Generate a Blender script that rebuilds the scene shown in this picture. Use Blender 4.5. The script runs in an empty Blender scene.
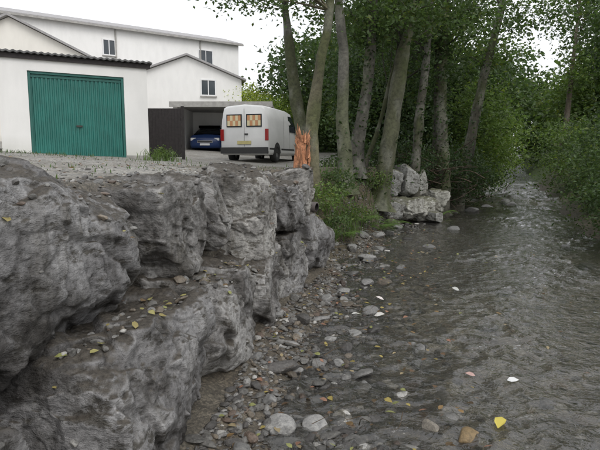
import bpy, bmesh, math, numpy as np
from mathutils import Vector, Matrix
scene=bpy.context.scene
# ---------------------------------------------------------------- helpers
def link(o,parent=None):
    scene.collection.objects.link(o)
    if parent is not None: o.parent=parent
    return o
def empty(name,loc=(0,0,0)):
    e=bpy.data.objects.new(name,None); e.empty_display_size=.2; e.location=loc
    return link(e)
def np_mesh(name,V,F,mats,mi=None,tint=None,smooth=False,parent=None):
    V=np.asarray(V,dtype=np.float32); F=np.asarray(F,dtype=np.int32)
    me=bpy.data.meshes.new(name); n=F.shape[1]
    me.vertices.add(len(V)); me.vertices.foreach_set('co',V.ravel())
    me.loops.add(F.size); me.loops.foreach_set('vertex_index',F.ravel())
    me.polygons.add(len(F)); me.polygons.foreach_set('loop_start',np.arange(0,F.size,n,dtype=np.int32))
    for m in mats: me.materials.append(m)
    if mi is not None: me.polygons.foreach_set('material_index',np.asarray(mi,dtype=np.int32))
    me.polygons.foreach_set('use_smooth',np.full(len(F),smooth) if np.isscalar(smooth) else np.asarray(smooth))
    if tint is not None:
        a=me.attributes.new('tint','FLOAT_COLOR','POINT')
        c=np.ones((len(V),4),dtype=np.float32); c[:,:3]=tint; a.data.foreach_set('color',c.ravel())
    me.update(calc_edges=True); me.validate()
    o=bpy.data.objects.new(name,me); return link(o,parent)
def hsh(ix,iy,iz,s):
    h=(ix*374761393+iy*668265263+iz*2147483647+s*974634777)&0xffffffff
    h=((h^(h>>13))*1274126177)&0xffffffff
    h=((h^(h>>15))*2246822519)&0xffffffff
    return ((h^(h>>16))&0xffffff)/float(0xffffff)
def vnoise(P,s=0):
    P=np.asarray(P,dtype=np.float64); i=np.floor(P).astype(np.int64); f=P-i; f=f*f*f*(f*(f*6-15)+10)
    r=0
    for dx in (0,1):
        for dy in (0,1):
            for dz in (0,1):
                w=(f[:,0] if dx else 1-f[:,0])*(f[:,1] if dy else 1-f[:,1])*(f[:,2] if dz else 1-f[:,2])
                r=r+w*hsh(i[:,0]+dx,i[:,1]+dy,i[:,2]+dz,s)
    return r*2-1
def fbm(P,oc=4,s=0,g=.5,l=2.03):
    a=1;r=0;P=np.asarray(P,float)
    for k in range(oc):
        r=r+a*vnoise(P,s+k*17); P=P*l+3.1; a*=g
    return r
def facet(P,s,tilt=1.0,k=20):
    """planar chips with softened arrises: each cell carries its own offset and tilted plane"""
    i=np.floor(P).astype(np.int64); W_=np.zeros(len(P)); val=np.zeros(len(P))
    for dx in (-1,0,1):
        for dy in (-1,0,1):
            for dz in (-1,0,1):
                a,b,c=i[:,0]+dx,i[:,1]+dy,i[:,2]+dz
                d0=P[:,0]-a-hsh(a,b,c,s);d1=P[:,1]-b-hsh(a,b,c,s+1);d2=P[:,2]-c-hsh(a,b,c,s+2)
                q=d0*d0+d1*d1+d2*d2; m=q<1.2
                if not m.any(): continue
                a,b,c=a[m],b[m],c[m]
                v=(hsh(a,b,c,s+6)*2-1)*.5+tilt*(d0[m]*(hsh(a,b,c,s+3)*2-1)+d1[m]*(hsh(a,b,c,s+4)*2-1)+d2[m]*(hsh(a,b,c,s+5)*2-1))
                w=np.exp(-k*q[m]); val[m]+=w*v; W_[m]+=w
    return val/np.maximum(W_,1e-12)
def sm(a,b,x):
    t=np.clip((x-a)/(b-a),0,1); return t*t*(3-2*t)
# ---------------------------------------------------------------- materials
def mat(name):
    m=bpy.data.materials.new(name); m.use_nodes=True; nt=m.node_tree
    for n in list(nt.nodes): nt.nodes.remove(n)
    out=nt.nodes.new('ShaderNodeOutputMaterial')
    return m,nt,out
def N(nt,t,**k):
    n=nt.nodes.new(t)
    for a,b in k.items(): setattr(n,a,b)
    return n
def noise(nt,vec,sc,det=5,ro=.6,dist=0):
    n=nt.nodes.new('ShaderNodeTexNoise'); n.inputs['Scale'].default_value=sc; n.inputs['Detail'].default_value=det; n.inputs['Roughness'].default_value=ro; n.inputs['Distortion'].default_value=dist
    nt.links.new(vec,n.inputs['Vector']); return n
def bump(nt,h,st,dist,prev=None,inv=False):
    b=nt.nodes.new('ShaderNodeBump'); b.invert=inv; b.inputs['Strength'].default_value=st; b.inputs['Distance'].default_value=dist
    nt.links.new(h,b.inputs['Height'])
    if prev is not None: nt.links.new(prev.outputs[0],b.inputs['Normal'])
    return b
def ramp(nt,fac,stops):
    r=nt.nodes.new('ShaderNodeValToRGB'); e=r.color_ramp.elements
    while len(e)<len(stops): e.new(.5)
    for el,(p,c) in zip(e,stops):
        el.position=p; el.color=(c[0],c[1],c[2],1)
    nt.links.new(fac,r.inputs[0]); return r
def mixc(nt,fac,a,b,mode='MIX'):
    m=nt.nodes.new('ShaderNodeMix'); m.data_type='RGBA'; m.blend_type=mode
    for s,v in ((m.inputs[0],fac),(m.inputs[6],a),(m.inputs[7],b)):
        if hasattr(v,'is_linked'): nt.links.new(v,s)
        elif isinstance(v,(int,float)): s.default_value=v
        else: s.default_value=(v[0],v[1],v[2],1)
    return m.outputs[2]
def plain(name,col,rough=.6,metal=0,var=.15,scale=6,bmp=0.0,spec=.5):
    m,nt,out=mat(name); b=N(nt,'ShaderNodeBsdfPrincipled'); b.inputs['Roughness'].default_value=rough
    b.inputs['Metallic'].default_value=metal; b.inputs['Specular IOR Level'].default_value=spec
    tc=N(nt,'ShaderNodeTexCoord'); n=noise(nt,tc.outputs['Object'],scale,5)
    r=ramp(nt,n.outputs[0],[(.3,[c*(1-var) for c in col]),(.7,[min(1,c*(1+var)) for c in col])])
    nt.links.new(r.outputs[0],b.inputs['Base Color'])
    if bmp: nt.links.new(bump(nt,n.outputs[0],bmp,.02).outputs[0],b.inputs['Normal'])
    nt.links.new(b.outputs[0],out.inputs[0]); return m
def rockmat(name,dark,mid,light,soil):
    m,nt,out=mat(name); b=N(nt,'ShaderNodeBsdfPrincipled'); g=N(nt,'ShaderNodeNewGeometry')
    n1=noise(nt,g.outputs['Position'],1.9,7,.68); n2=noise(nt,g.outputs['Position'],38,4,.7)
    mp=N(nt,'ShaderNodeMapping'); mp.inputs['Rotation'].default_value=(.5,.35,.8); mp.inputs['Scale'].default_value=(1,1,2.2)
    nt.links.new(g.outputs['Position'],mp.inputs['Vector']); n3=noise(nt,mp.outputs[0],6.5,6,.74)
    mp2=N(nt,'ShaderNodeMapping'); mp2.inputs['Scale'].default_value=(5,5,.9); nt.links.new(g.outputs['Position'],mp2.inputs['Vector']); n4=noise(nt,mp2.outputs[0],1.0,5,.65,.4)
    r1=ramp(nt,n1.outputs[0],[(.37,dark),(.46,mid),(.60,light)])
    r2=ramp(nt,n2.outputs[0],[(.3,(.6,.6,.6)),(.5,(1,1,1)),(.72,(1.25,1.25,1.25))])
    r3=ramp(nt,n3.outputs[0],[(.38,(.32,.30,.26)),(.47,(1,1,1)),(.7,(1.12,1.12,1.12))])
    r4=ramp(nt,n4.outputs[0],[(.36,(.42,.40,.36)),(.50,(1,1,1))])
    c=mixc(nt,1.0,r1.outputs[0],r2.outputs[0],'MULTIPLY'); c=mixc(nt,1.0,c,r3.outputs[0],'MULTIPLY'); c=mixc(nt,.9,c,r4.outputs[0],'MULTIPLY')
    oi=N(nt,'ShaderNodeObjectInfo'); ro=ramp(nt,oi.outputs['Random'],[(0,(.78,.78,.80)),(.5,(1,.99,.97)),(1,(1.15,1.13,1.08))]); c=mixc(nt,1.0,c,ro.outputs[0],'MULTIPLY')
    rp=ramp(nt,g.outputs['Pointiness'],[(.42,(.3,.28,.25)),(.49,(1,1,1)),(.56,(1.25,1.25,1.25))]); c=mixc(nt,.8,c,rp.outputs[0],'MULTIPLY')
    sx=N(nt,'ShaderNodeSeparateXYZ'); nt.links.new(g.outputs['Normal'],sx.inputs[0])
    ad=N(nt,'ShaderNodeMath',operation='MULTIPLY_ADD'); nt.links.new(n1.outputs[0],ad.inputs[0]); ad.inputs[1].default_value=1.1; nt.links.new(sx.outputs[2],ad.inputs[2])
    mr=N(nt,'ShaderNodeMapRange'); mr.inputs['From Min'].default_value=1.08; mr.inputs['From Max'].default_value=1.42
    nt.links.new(ad.outputs[0],mr.inputs['Value']); sl_=ramp(nt,n2.outputs[0],[(.35,[q*.6 for q in soil]),(.7,[q*1.6 for q in soil])])
    c=mixc(nt,mr.outputs[0],c,sl_.outputs[0])
    nt.links.new(c,b.inputs['Base Color'])
    b.inputs['Roughness'].default_value=.7; b.inputs['Specular IOR Level'].default_value=.4
    b1=bump(nt,n3.outputs[0],.9,.032); b2=bump(nt,n2.outputs[0],.7,.009,b1)
    nt.links.new(b2.outputs[0],b.inputs['Normal']); nt.links.new(b.outputs[0],out.inputs[0]); return m
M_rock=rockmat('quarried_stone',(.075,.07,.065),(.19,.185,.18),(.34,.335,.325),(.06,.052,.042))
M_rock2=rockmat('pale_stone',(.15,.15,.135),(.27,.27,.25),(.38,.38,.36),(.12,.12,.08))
def tintmat(name,rough=.6,transl=0,bmp=0,bscale=30,spec=.4,vor=False):
    m,nt,out=mat(name); b=N(nt,'ShaderNodeBsdfPrincipled'); b.inputs['Roughness'].default_value=rough; b.inputs['Specular IOR Level'].default_value=spec
    a=N(nt,'ShaderNodeAttribute',attribute_name='tint'); col=a.outputs['Color']
    if bmp:
        g=N(nt,'ShaderNodeNewGeometry'); n=noise(nt,g.outputs['Position'],bscale,6,.72)
        r=ramp(nt,n.outputs[0],[(.28,(.45,.45,.45)),(.5,(1,1,1)),(.75,(1.5,1.48,1.42))])
        col=mixc(nt,1.0,col,r.outputs[0],'MULTIPLY'); b0=None
        if vor:
            v=N(nt,'ShaderNodeTexVoronoi'); v.inputs['Scale'].default_value=75
            wv=N(nt,'ShaderNodeVectorMath',operation='ADD'); nt.links.new(g.outputs['Position'],wv.inputs[0])
            sc=N(nt,'ShaderNodeVectorMath',operation='SCALE'); nt.links.new(n.outputs[1],sc.inputs[0]); sc.inputs['Scale'].default_value=.06
            nt.links.new(sc.outputs[0],wv.inputs[1]); nt.links.new(wv.outputs[0],v.inputs['Vector'])
            hv=N(nt,'ShaderNodeSeparateColor'); nt.links.new(v.outputs['Color'],hv.inputs[0])
            r2=ramp(nt,hv.outputs[0],[(0,(.6,.6,.6)),(.6,(1,.98,.95)),(1,(1.6,1.55,1.5))])
            col=mixc(nt,1.0,col,r2.outputs[0],'MULTIPLY'); b0=bump(nt,v.outputs['Distance'],.45,.008,None,True)
        nt.links.new(bump(nt,n.outputs[0],bmp,.02,b0).outputs[0],b.inputs['Normal'])
    nt.links.new(col,b.inputs['Base Color'])
    if transl:
        t=N(nt,'ShaderNodeBsdfTranslucent'); nt.links.new(mixc(nt,1.0,col,(1.45,1.55,.85),'MULTIPLY'),t.inputs[0])
        mx=N(nt,'ShaderNodeMixShader'); mx.inputs[0].default_value=transl
        nt.links.new(b.outputs[0],mx.inputs[1]); nt.links.new(t.outputs[0],mx.inputs[2]); nt.links.new(mx.outputs[0],out.inputs[0])
    else: nt.links.new(b.outputs[0],out.inputs[0])
    return m
M_leaf=tintmat('leaf',rough=.5,transl=.4)
M_ground=tintmat('soil_and_gravel',rough=.8,bmp=.7,bscale=9,vor=True)
M_pebble=tintmat('pebble',rough=.40,bmp=.5,bscale=45)
M_litter=tintmat('fallen_leaf',rough=.5,transl=.2)
M_bark=tintmat('bark',rough=.9,bmp=1.0,bscale=14)
M_wood=tintmat('torn_wood',rough=.8,bmp=.8,bscale=30)
# ---------------------------------------------------------------- plan
LY=[-40,-6,2,2.8,4,6,8,10.7,12,13,16,20,27,40,80,300]; LX=[-9,-1.0,-.02,.04,.17,.52,1.08,1.85,2.35,2.75,4.4,6.8,9.8,15,31,120]
RY=[-40,-6,2,5,8.5,12,16,23,30,40,80,300];     RX=[-1,2.2,3.7,4.25,5.0,6.4,8.0,10.9,13.6,18,34,123]
UY=[-8,.5,1.9,2.9,4.3,5.6,6.8,8]; UX=[-2.4,-1.32,-1.08,-.86,-.50,-.06,.2,.45]
BY=[-8,.5,1.9,3,4.7,5.8,7.6,8];   BX=[-2.1,-1.0,-.73,-.48,-.28,-.02,.5,.6]
def ground_h(x,y):
    x=np.asarray(x,float); y=np.asarray(y,float)
    P=np.stack([x,y,x*0],1)
    L=np.interp(y,LY,LX); R=np.interp(y,RY,RX); U=np.interp(y,UY,UX)
    L=L+.20*vnoise(P*[.9,.9,1],5)+.12*vnoise(P*[2.6,2.6,1],6); R=R+.25*vnoise(P*[.7,.7,1],9)
    t=np.clip((x-L)/(R-L),0,1)
    bed=-.022-.10*sm(0,.38,t)*sm(1,.85,t) + .032*fbm(P*2.2,3,21)*(np.minimum(t,1-t)*9).clip(.35,1)
    yard=1.41+.06*np.clip(-x-.5,0,14)+.04*np.clip(y-18,0,16)+.07*np.clip(y-34,0,60)*sm(4,-4,x-.45*(y-34)) +.012*fbm(P*1.5,3,33)
    s=L-x
    beach=-.022+.17*sm(0,1.0,s)+.035*fbm(P*2.5,3,41)*sm(0,.3,s)
    wallstep=sm(-.12,-.42,x-U)
    leftA=beach*(1-wallstep)+yard*wallstep
    bk=sm(.12,1.45,s-.4*sm(11.3,9,y))
    leftB=beach*(1-bk)+yard*bk+.12*fbm(P*1.1,3,51)*np.sin(np.pi*bk)
    k=sm(6.9,8.2,y)
    left=leftA*(1-k)+leftB*k
    q=x-R
    right=-.03+.95*sm(0,1.6,q)+.45*sm(1.2,5,q)+.12*fbm(P*.8,3,61)*sm(0,1,q)+.10*np.clip(q-6,0,200)*sm(20,60,y+x)
    z=np.where(x<L,left,np.where(x>R,right,bed))
    return z+sm(55,110,y)*(np.clip(y-55,0,120)*.10)
u=np.linspace(-1,1,520); v=np.linspace(-.8,1,620)
gx=.6+320*np.sinh(6.3*u)/math.sinh(6.3); gy=4+420*np.sinh(6.6*v)/math.sinh(6.6)
X,Y=np.meshgrid(gx,gy); x=X.ravel(); y=Y.ravel(); z=ground_h(x,y)
nx,ny=len(gx),len(gy)
idx=np.arange(nx*ny).reshape(ny,nx)
F=np.stack([idx[:-1,:-1],idx[:-1,1:],idx[1:,1:],idx[1:,:-1]],-1).reshape(-1,4)
P=np.stack([x,y,z*0],1)
L=np.interp(y,LY,LX); R=np.interp(y,RY,RX); U=np.interp(y,UY,UX)
col=np.tile(np.array([[.085,.074,.058]]),(len(x),1))
def lay(mask,c):
    global col
    col=col*(1-mask[:,None])+np.array([c])*mask[:,None]
nz=fbm(P*1.7,4,70); nz2=fbm(P*.5,3,75)
lay(sm(0,.6,nz)*.5,(.12,.11,.09))
lay(sm(-.02,-.08,z)*.8,(.12,.11,.09))
lay(sm(0,.6,nz+nz2-.1)*sm(-.02,-.08,z)*.8,(.20,.19,.155))
lay(sm(.9,1.25,z)*(x<L),(.24,.235,.22))                     # yard
lay(sm(.1,.6,nz)*sm(.9,1.25,z)*(x<L)*.5,(.15,.135,.11))
lay(sm(1.3,.3,U-x)*sm(8,7,y)*sm(.9,1.25,z)*(x<L)*.85,(.085,.075,.06))   # dark soil behind the wall
lay(np.clip(sm(7.2,8.4,y)*sm(2.4,.3,L-x)*sm(.3,.7,L-x)*(x<L),0,1),(.07,.06,.04))
lay(sm(7.2,8.4,y)*sm(3.6,2.5,L-x)*sm(.4,1.0,L-x)*(x<L)*.8,(.085,.07,.045))
lay(sm(.2,.7,x-R),(.07,.075,.035))
lay(sm(33,40,y),(.06,.085,.03))
np_mesh('ground',np.stack([x,y,z],1),F,[M_ground],tint=col,smooth=True)
# ---------------------------------------------------------------- water
m,nt,out=mat('stream_water')
g=N(nt,'ShaderNodeNewGeometry'); mp=N(nt,'ShaderNodeMapping'); mp.inputs['Rotation'].default_value=(0,0,math.radians(20)); mp.inputs['Scale'].default_value=(.8,1.1,1)
nt.links.new(g.outputs['Position'],mp.inputs['Vector'])
w2=noise(nt,mp.outputs[0],15,3,.55,.8)
b2=bump(nt,w2.outputs[0],.8,.022)
fr=N(nt,'ShaderNodeFresnel'); fr.inputs['IOR'].default_value=1.62; nt.links.new(b2.outputs[0],fr.inputs['Normal'])
gl=N(nt,'ShaderNodeBsdfGlossy'); gl.inputs['Roughness'].default_value=.03; gl.inputs['Color'].default_value=(1,1,1,1); nt.links.new(b2.outputs[0],gl.inputs['Normal'])
tr=N(nt,'ShaderNodeBsdfTransparent'); tr.inputs['Color'].default_value=(.84,.82,.77,1)
df=N(nt,'ShaderNodeBsdfDiffuse'); df.inputs['Color'].default_value=(.22,.215,.20,1)
mx0=N(nt,'ShaderNodeMixShader'); mx0.inputs[0].default_value=.10; nt.links.new(tr.outputs[0],mx0.inputs[1]); nt.links.new(df.outputs[0],mx0.inputs[2])
mx=N(nt,'ShaderNodeMixShader'); nt.links.new(fr.outputs[0],mx.inputs[0]); nt.links.new(mx0.outputs[0],mx.inputs[1]); nt.links.new(gl.outputs[0],mx.inputs[2])
nt.links.new(mx.outputs[0],out.inputs[0]); M_water=m
wy=[1.2]
while wy[-1]<60: wy.append(wy[-1]+max(.02,.0052*wy[-1]))
wy=np.concatenate([np.linspace(-30,1,20),wy,np.linspace(wy[-1]+2,200,40)]); ws=np.linspace(0,1,230)
YY,SS=np.meshgrid(wy,ws,indexing='ij')
LL=np.interp(YY,LY,LX)-.8; RR=np.interp(YY,RY,RX)+.6; XX=LL+(RR-LL)*SS
Pw=np.stack([XX.ravel(),YY.ravel(),XX.ravel()*0],1)
ca,sa=math.cos(-.38),math.sin(-.38); Pr=np.stack([Pw[:,0]*ca-Pw[:,1]*sa,Pw[:,0]*sa+Pw[:,1]*ca,Pw[:,2]],1)
Pr[:,:2]+=.10*np.stack([vnoise(Pw*2.2,7),vnoise(Pw*2.2,8)],1)
rid=lambda Q,s:(1-np.abs(vnoise(Q,s)))**2
amp=.45+.75*sm(-.35,.5,fbm(Pw*.7,2,121))
big_=sm(14,19,Pw[:,1])*sm(70,25,Pw[:,1])
zz=amp*(.026*rid(Pr*[2.4,4.4,1],101)+.015*rid(Pr*[5.2,8.5,1],102)+.006*vnoise(Pr*[11,15,1],103))-.020+ .09*fbm(Pw*[1.6,1.0,1],3,111)*big_ + .10*np.clip(Pw[:,1]-55,0,200)*sm(55,110,Pw[:,1])
idx=np.arange(len(Pw)).reshape(len(wy),len(ws)); Fw=np.stack([idx[:-1,:-1],idx[:-1,1:],idx[1:,1:],idx[1:,:-1]],-1).reshape(-1,4)
np_mesh('stream_water',np.stack([Pw[:,0],Pw[:,1],zz],1),Fw,[M_water],smooth=True)
# ---------------------------------------------------------------- rocks
_ico={}
def ico(n):
    if n not in _ico:
        bm=bmesh.new(); bmesh.ops.create_icosphere(bm,subdivisions=n,radius=1)
        V=np.array([v.co[:] for v in bm.verts]); Fc=np.array([[v.index for v in f.verts] for f in bm.faces]); bm.free(); _ico[n]=(V,Fc)
    return _ico[n]
def rock_shape(n,half,seed,cuts=14,pw=38,rough=1.0,box=True):
    r=np.random.default_rng(seed); D,Fc=ico(n)
    pl=[]
    if box:
        for a in range(3):
            for s in (-1,1):
                nn=np.zeros(3); nn[a]=s; nn+=r.normal(0,.10,3); nn/=np.linalg.norm(nn); pl.append((nn,r.uniform(.90,1.0)))
    for k in range(cuts):
        nn=r.normal(0,1,3); nn/=np.linalg.norm(nn); pl.append((nn,r.uniform(1.0,1.25) if box else r.uniform(.62,1.0)))
    S=(1/1.12)**pw if not box else 0
    for nn,h in pl: S=S+np.clip(D@nn/h,0,None)**pw
    rad=S**(-1/pw); V=D*rad[:,None]*np.array(half)
    mn=min(half); off=r.uniform(0,90,3)
    Nn=D/np.array(half); Nn/=np.linalg.norm(Nn,axis=1)[:,None]
    if rough>0:
        q=V+off; wq=q+.03*np.stack([vnoise(q*6,1),vnoise(q*6,2),vnoise(q*6,3)],1)
        ca,sa=math.cos(.5),math.sin(.5); wr=np.stack([wq[:,0]*ca-wq[:,2]*sa,wq[:,1],wq[:,0]*sa+wq[:,2]*ca],1)
        d=.026*fbm(q*1.8,3,seed)+.060*facet(wr*[2.6,2.6,3.6],seed+3,.8,34)+.024*facet(wr*[6.5,6.5,9.5],seed+31,.8,24)+.009*facet(wr*[17,17,22],seed+61,.7,18)+.003*fbm(q*26,2,seed+5)
        V=V+Nn*(d*rough*min(1,mn/.33))[:,None]
    return V,Fc
def put_rock(name,c,half,ang,seed,n=6,parent=None,matl=None,tilt=(0,0)):
    V,Fc=rock_shape(n,half,seed)
    R_=np.array(Matrix.Rotation(ang,3,'Z')@Matrix.Rotation(tilt[0],3,'X')@Matrix.Rotation(tilt[1],3,'Y'))
    return np_mesh(name,V@R_.T+np.array(c),Fc,[matl or M_rock],smooth=True,parent=parent)
wall=empty('boulder_retaining_wall')
def course(rows,YYl,XXl,depth,tag):
    for k,(y0,y1,zb,zt,n,off,seed) in enumerate(rows):
        x0,x1=np.interp([y0,y1],YYl,XXl); dx,dy=x1-x0,y1-y0; Ln=math.hypot(dx,dy); ang=math.atan2(dy,dx)
        rr_=np.random.default_rng(seed+200)
        nxv=np.array([-dy,dx])/Ln
        c=np.array([(x0+x1)/2,(y0+y1)/2])+nxv*(depth/2-off)
        put_rock(f'{tag}_{k+1}',(c[0],c[1],(zb+zt)/2),(Ln/2*1.03,depth/2*1.03,(zt-zb)/2*1.05),ang+rr_.normal(0,.05),seed,n=n,parent=wall,tilt=(rr_.normal(0,.04),rr_.normal(0,.035)))
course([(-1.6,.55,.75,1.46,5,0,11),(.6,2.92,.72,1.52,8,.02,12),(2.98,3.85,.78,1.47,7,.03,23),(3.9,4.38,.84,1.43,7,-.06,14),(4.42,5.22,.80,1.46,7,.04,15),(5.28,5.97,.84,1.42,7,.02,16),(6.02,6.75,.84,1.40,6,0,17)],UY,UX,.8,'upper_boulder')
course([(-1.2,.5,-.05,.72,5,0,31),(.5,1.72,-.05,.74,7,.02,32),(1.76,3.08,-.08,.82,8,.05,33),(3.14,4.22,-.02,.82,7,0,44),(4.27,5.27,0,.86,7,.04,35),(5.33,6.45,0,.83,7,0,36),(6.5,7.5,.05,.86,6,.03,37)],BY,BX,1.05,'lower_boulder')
w2=empty('boulder_bank')
for k,(cx,cy,cz,hx,hy,hz,sd,tt) in enumerate([(2.3,13.6,1.0,.24,.35,.36,51,.2),(2.72,13.8,1.0,.18,.4,.40,52,.1),(3.1,14.1,.98,.22,.35,.36,53,-.2),(2.7,13.3,.38,.42,.4,.28,54,0),(3.25,13.7,.34,.34,.4,.3,55,0),(3.7,14.6,.45,.3,.4,.35,56,.1),(2.2,13.0,.35,.3,.35,.22,57,0),(3.45,13.3,.14,.2,.2,.14,58,.2)]):
    put_rock(f'boulder_{k+1}',(cx,cy,cz),(hx,hy,hz),.5+.3*math.sin(k*3),sd,n=6,parent=w2,matl=M_rock2,tilt=(0,tt))
# ---------------------------------------------------------------- pebbles
def scatter(name,px,py,size,tints,n=2,seed=1,sink=.25,flat=(.35,.75),h=None,smooth=False):
    r=np.random.default_rng(seed); temps=[rock_shape(n,(1,1,1),seed*50+k,cuts=12,pw=(8 if n<3 else 22),rough=0,box=False) for k in range(10)]
    Fc=temps[0][1]; nv=len(temps[0][0]); K=len(px)
    T=np.stack([t[0] for t in temps]); V=T[r.integers(0,10,K)]
    sc=np.stack([size*r.uniform(.8,1.5,K),size*r.uniform(.6,1.0,K),size*r.uniform(flat[0],flat[1],K)],1)
    V=V*sc[:,None,:]
    tl=r.normal(0,.3,K); ct,st=np.cos(tl)[:,None],np.sin(tl)[:,None]
    V=np.stack([V[:,:,0],V[:,:,1]*ct-V[:,:,2]*st,V[:,:,1]*st+V[:,:,2]*ct],-1)
    a=r.uniform(0,6.28,K); ca,sa=np.cos(a)[:,None],np.sin(a)[:,None]
    V=np.stack([V[:,:,0]*ca-V[:,:,1]*sa,V[:,:,0]*sa+V[:,:,1]*ca,V[:,:,2]],-1)
    if h is None: h=ground_h(px,py)
    V=V+np.stack([px,py,h+sc[:,2]*(1-2*sink)],1)[:,None,:]
    FF=(Fc[None]+(np.arange(K)*nv)[:,None,None]).reshape(-1,3)
    return np_mesh(name,V.reshape(-1,3),FF,[M_pebble],tint=np.repeat(tints,nv,axis=0),smooth=smooth)
def pebble_tints(K,r,wet=None):
    base=np.array([(.14,.135,.125),(.20,.195,.185),(.085,.08,.075),(.16,.135,.105),(.34,.33,.31),(.12,.09,.07)])
    t=base[r.choice(6,K,p=[.3,.2,.22,.14,.06,.08])]*r.uniform(.75,1.25,K)[:,None]
    if wet is not None: t=t*np.where(wet,.65,1)[:,None]
    return t
r=np.random.default_rng(3)
def band(K,y0,y1,e0,e1,pw=1.7):
    yy=y0+(y1-y0)*r.uniform(0,1,K)**pw
    b=np.interp(yy,BY,BX); b=np.where(yy>7.6,np.interp(yy,LY,LX)-1.0,b)
    l=np.interp(yy,LY,LX)+e1
    return b+e0+(l-b-e0)*r.uniform(0,1,K),yy
px,py=band(9000,1.9,13,0,.45); sz=r.lognormal(math.log(.015),.5,len(px)).clip(.006,.05)
z_=ground_h(px,py); scatter('shingle',px,py,sz,pebble_tints(len(px),r,z_<.01),n=2,seed=4)
px,py=band(680,2.0,13.5,.05,1.1,1.4); sz=r.lognormal(math.log(.032),.42,len(px)).clip(.018,.1)
z_=ground_h(px,py); scatter('cobbles',px,py,sz,pebble_tints(len(px),r,z_<.0),n=3,seed=5,flat=(.3,.7))
K=3600; py=1.8+18*r.uniform(0,1,K)**1.8; l=np.interp(py,LY,LX); rr=np.interp(py,RY,RX); px=l+(rr-l)*r.uniform(0,1,K)
sz=r.lognormal(math.log(.026),.5,K).clip(.012,.08); scatter('stream_bed_stones',px,py,sz,pebble_tints(K,r)*1.3,n=2,seed=6,sink=.42,flat=(.3,.5))
big=[(-.12,2.92,.10,.30),(.10,2.97,.085,.27),(.78,2.95,.07,.20),(.98,2.85,.10,.13),(1.02,4.3,.09,.17),(-.08,4.2,.07,.24),(-.04,3.8,.065,.22),(.5,4.6,.08,.24),(.26,4.45,.06,.28),(.0,3.45,.05,.24),
     (-.2,3.2,.06,.2),(.75,5.3,.09,.16),(.3,5.6,.08,.26),(.85,6.6,.1,.2),(.55,6.2,.07,.28),(1.5,7.6,.09,.16),(1.1,8.2,.12,.24),(1.4,9.2,.12,.2),(.2,5.0,.07,.22),(-.2,4.7,.07,.2),(.3,3.9,.05,.24),(.7,3.6,.05,.16),
     (1.9,5.1,.08,.12),(2.6,6.5,.1,.12),(1.7,3.4,.06,.12),(2.4,9.5,.14,.15),(3.6,12.,.15,.16),(5.5,16.5,.2,.2),(6.5,18,.2,.2),(7.6,18.6,.22,.2),(7.9,20.,.2,.2),(5.2,11.8,.16,.14),(5.0,9.6,.14,.14),(4.5,8.0,.12,.14),
     (-.3,2.6,.07,.16),(-.33,3.7,.06,.16),(.45,2.8,.05,.16),(1.2,9.9,.15,.2),(1.6,10.4,.13,.22),(1.9,11.2,.16,.2),(2.3,12.2,.15,.22),(.9,8.9,.12,.18),(.45,3.5,.06,.2),(.62,4.1,.055,.28),(1.0,5.8,.07,.26),(.95,4.9,.05,.3),(1.5,6.4,.07,.22)]
b=np.array(big); t=b[:,3:4]*np.array([[1,.985,.95]]); t[3]=(.20,.14,.07); t[2]=(.2,.18,.15)
scatter('stones',b[:,0],b[:,1],b[:,2],t,n=5,seed=8,sink=.2,flat=(.35,.65),smooth=True)
# ---------------------------------------------------------------- leaves, tubes
def leaf_quads(Cn,size,tint,r,up=.35,aspect=.55):
    K=len(Cn)
    d=r.normal(0,1,(K,3)); d[:,2]=d[:,2]*.6-.25; d/=np.linalg.norm(d,axis=1)[:,None]
    n=r.normal(0,1,(K,3)); n[:,2]=np.abs(n[:,2])+up; s=np.cross(d,n); s/=np.linalg.norm(s,axis=1)[:,None]+1e-9
    n=np.cross(s,d)
    sz=(size*r.uniform(.65,1.25,K))[:,None]
    a=Cn-d*sz*.5; c=Cn+d*sz*.5; mpt=Cn-d*sz*.05+n*sz*.10
    V=np.stack([a,mpt+s*sz*aspect*.5,c,mpt-s*sz*aspect*.5],1).reshape(-1,3)
    return V,np.arange(K*4).reshape(-1,4),np.repeat(tint,4,axis=0)
def sprays(blobs,r):
    """blobs: (cx,cy,cz,rx,ry,rz,n_sprays,leaves,spray_r,leaf_size,tint)"""
    Vs,Ts=[],[]; cen=[]
    for (cx,cy,cz,rx,ry,rz,ns,nl,sr,ls,tn) in blobs:
        d=r.normal(0,1,(ns,3)); d/=np.linalg.norm(d,axis=1)[:,None]
        rad=r.uniform(0,1,ns)**.45
        c=d*rad[:,None]*np.array([rx,ry,rz])+np.array([cx,cy,cz])
        keep=fbm(c*(1.6/max(rx,rz)),2,int(cx*13+cz*7)%97)>-.35; c=c[keep]; ns=len(c)
        if ns==0: continue
        cen.append(c)
        o=r.normal(0,1,(ns,nl,3))*np.array([sr,sr,sr*.42])
        o[:,:,2]-=.25*np.hypot(o[:,:,0],o[:,:,1])
        p=(c[:,None]+o).reshape(-1,3)
        tb=np.array(tn)[None]*np.repeat(r.uniform(.6,1.35,ns),nl)[:,None]*r.uniform(.75,1.25,(ns*nl,1))
        yel=r.uniform(0,1,(ns*nl,1)); tb=tb*np.where(yel>.93,[[1.5,1.2,.9]],[[1,1,1]])
        V,Fq,T=leaf_quads(p,ls,tb,r); Vs.append(V); Ts.append(T)
    V=np.concatenate(Vs); T=np.concatenate(Ts); return V,np.arange(len(V)).reshape(-1,4),T,np.concatenate(cen)
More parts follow.
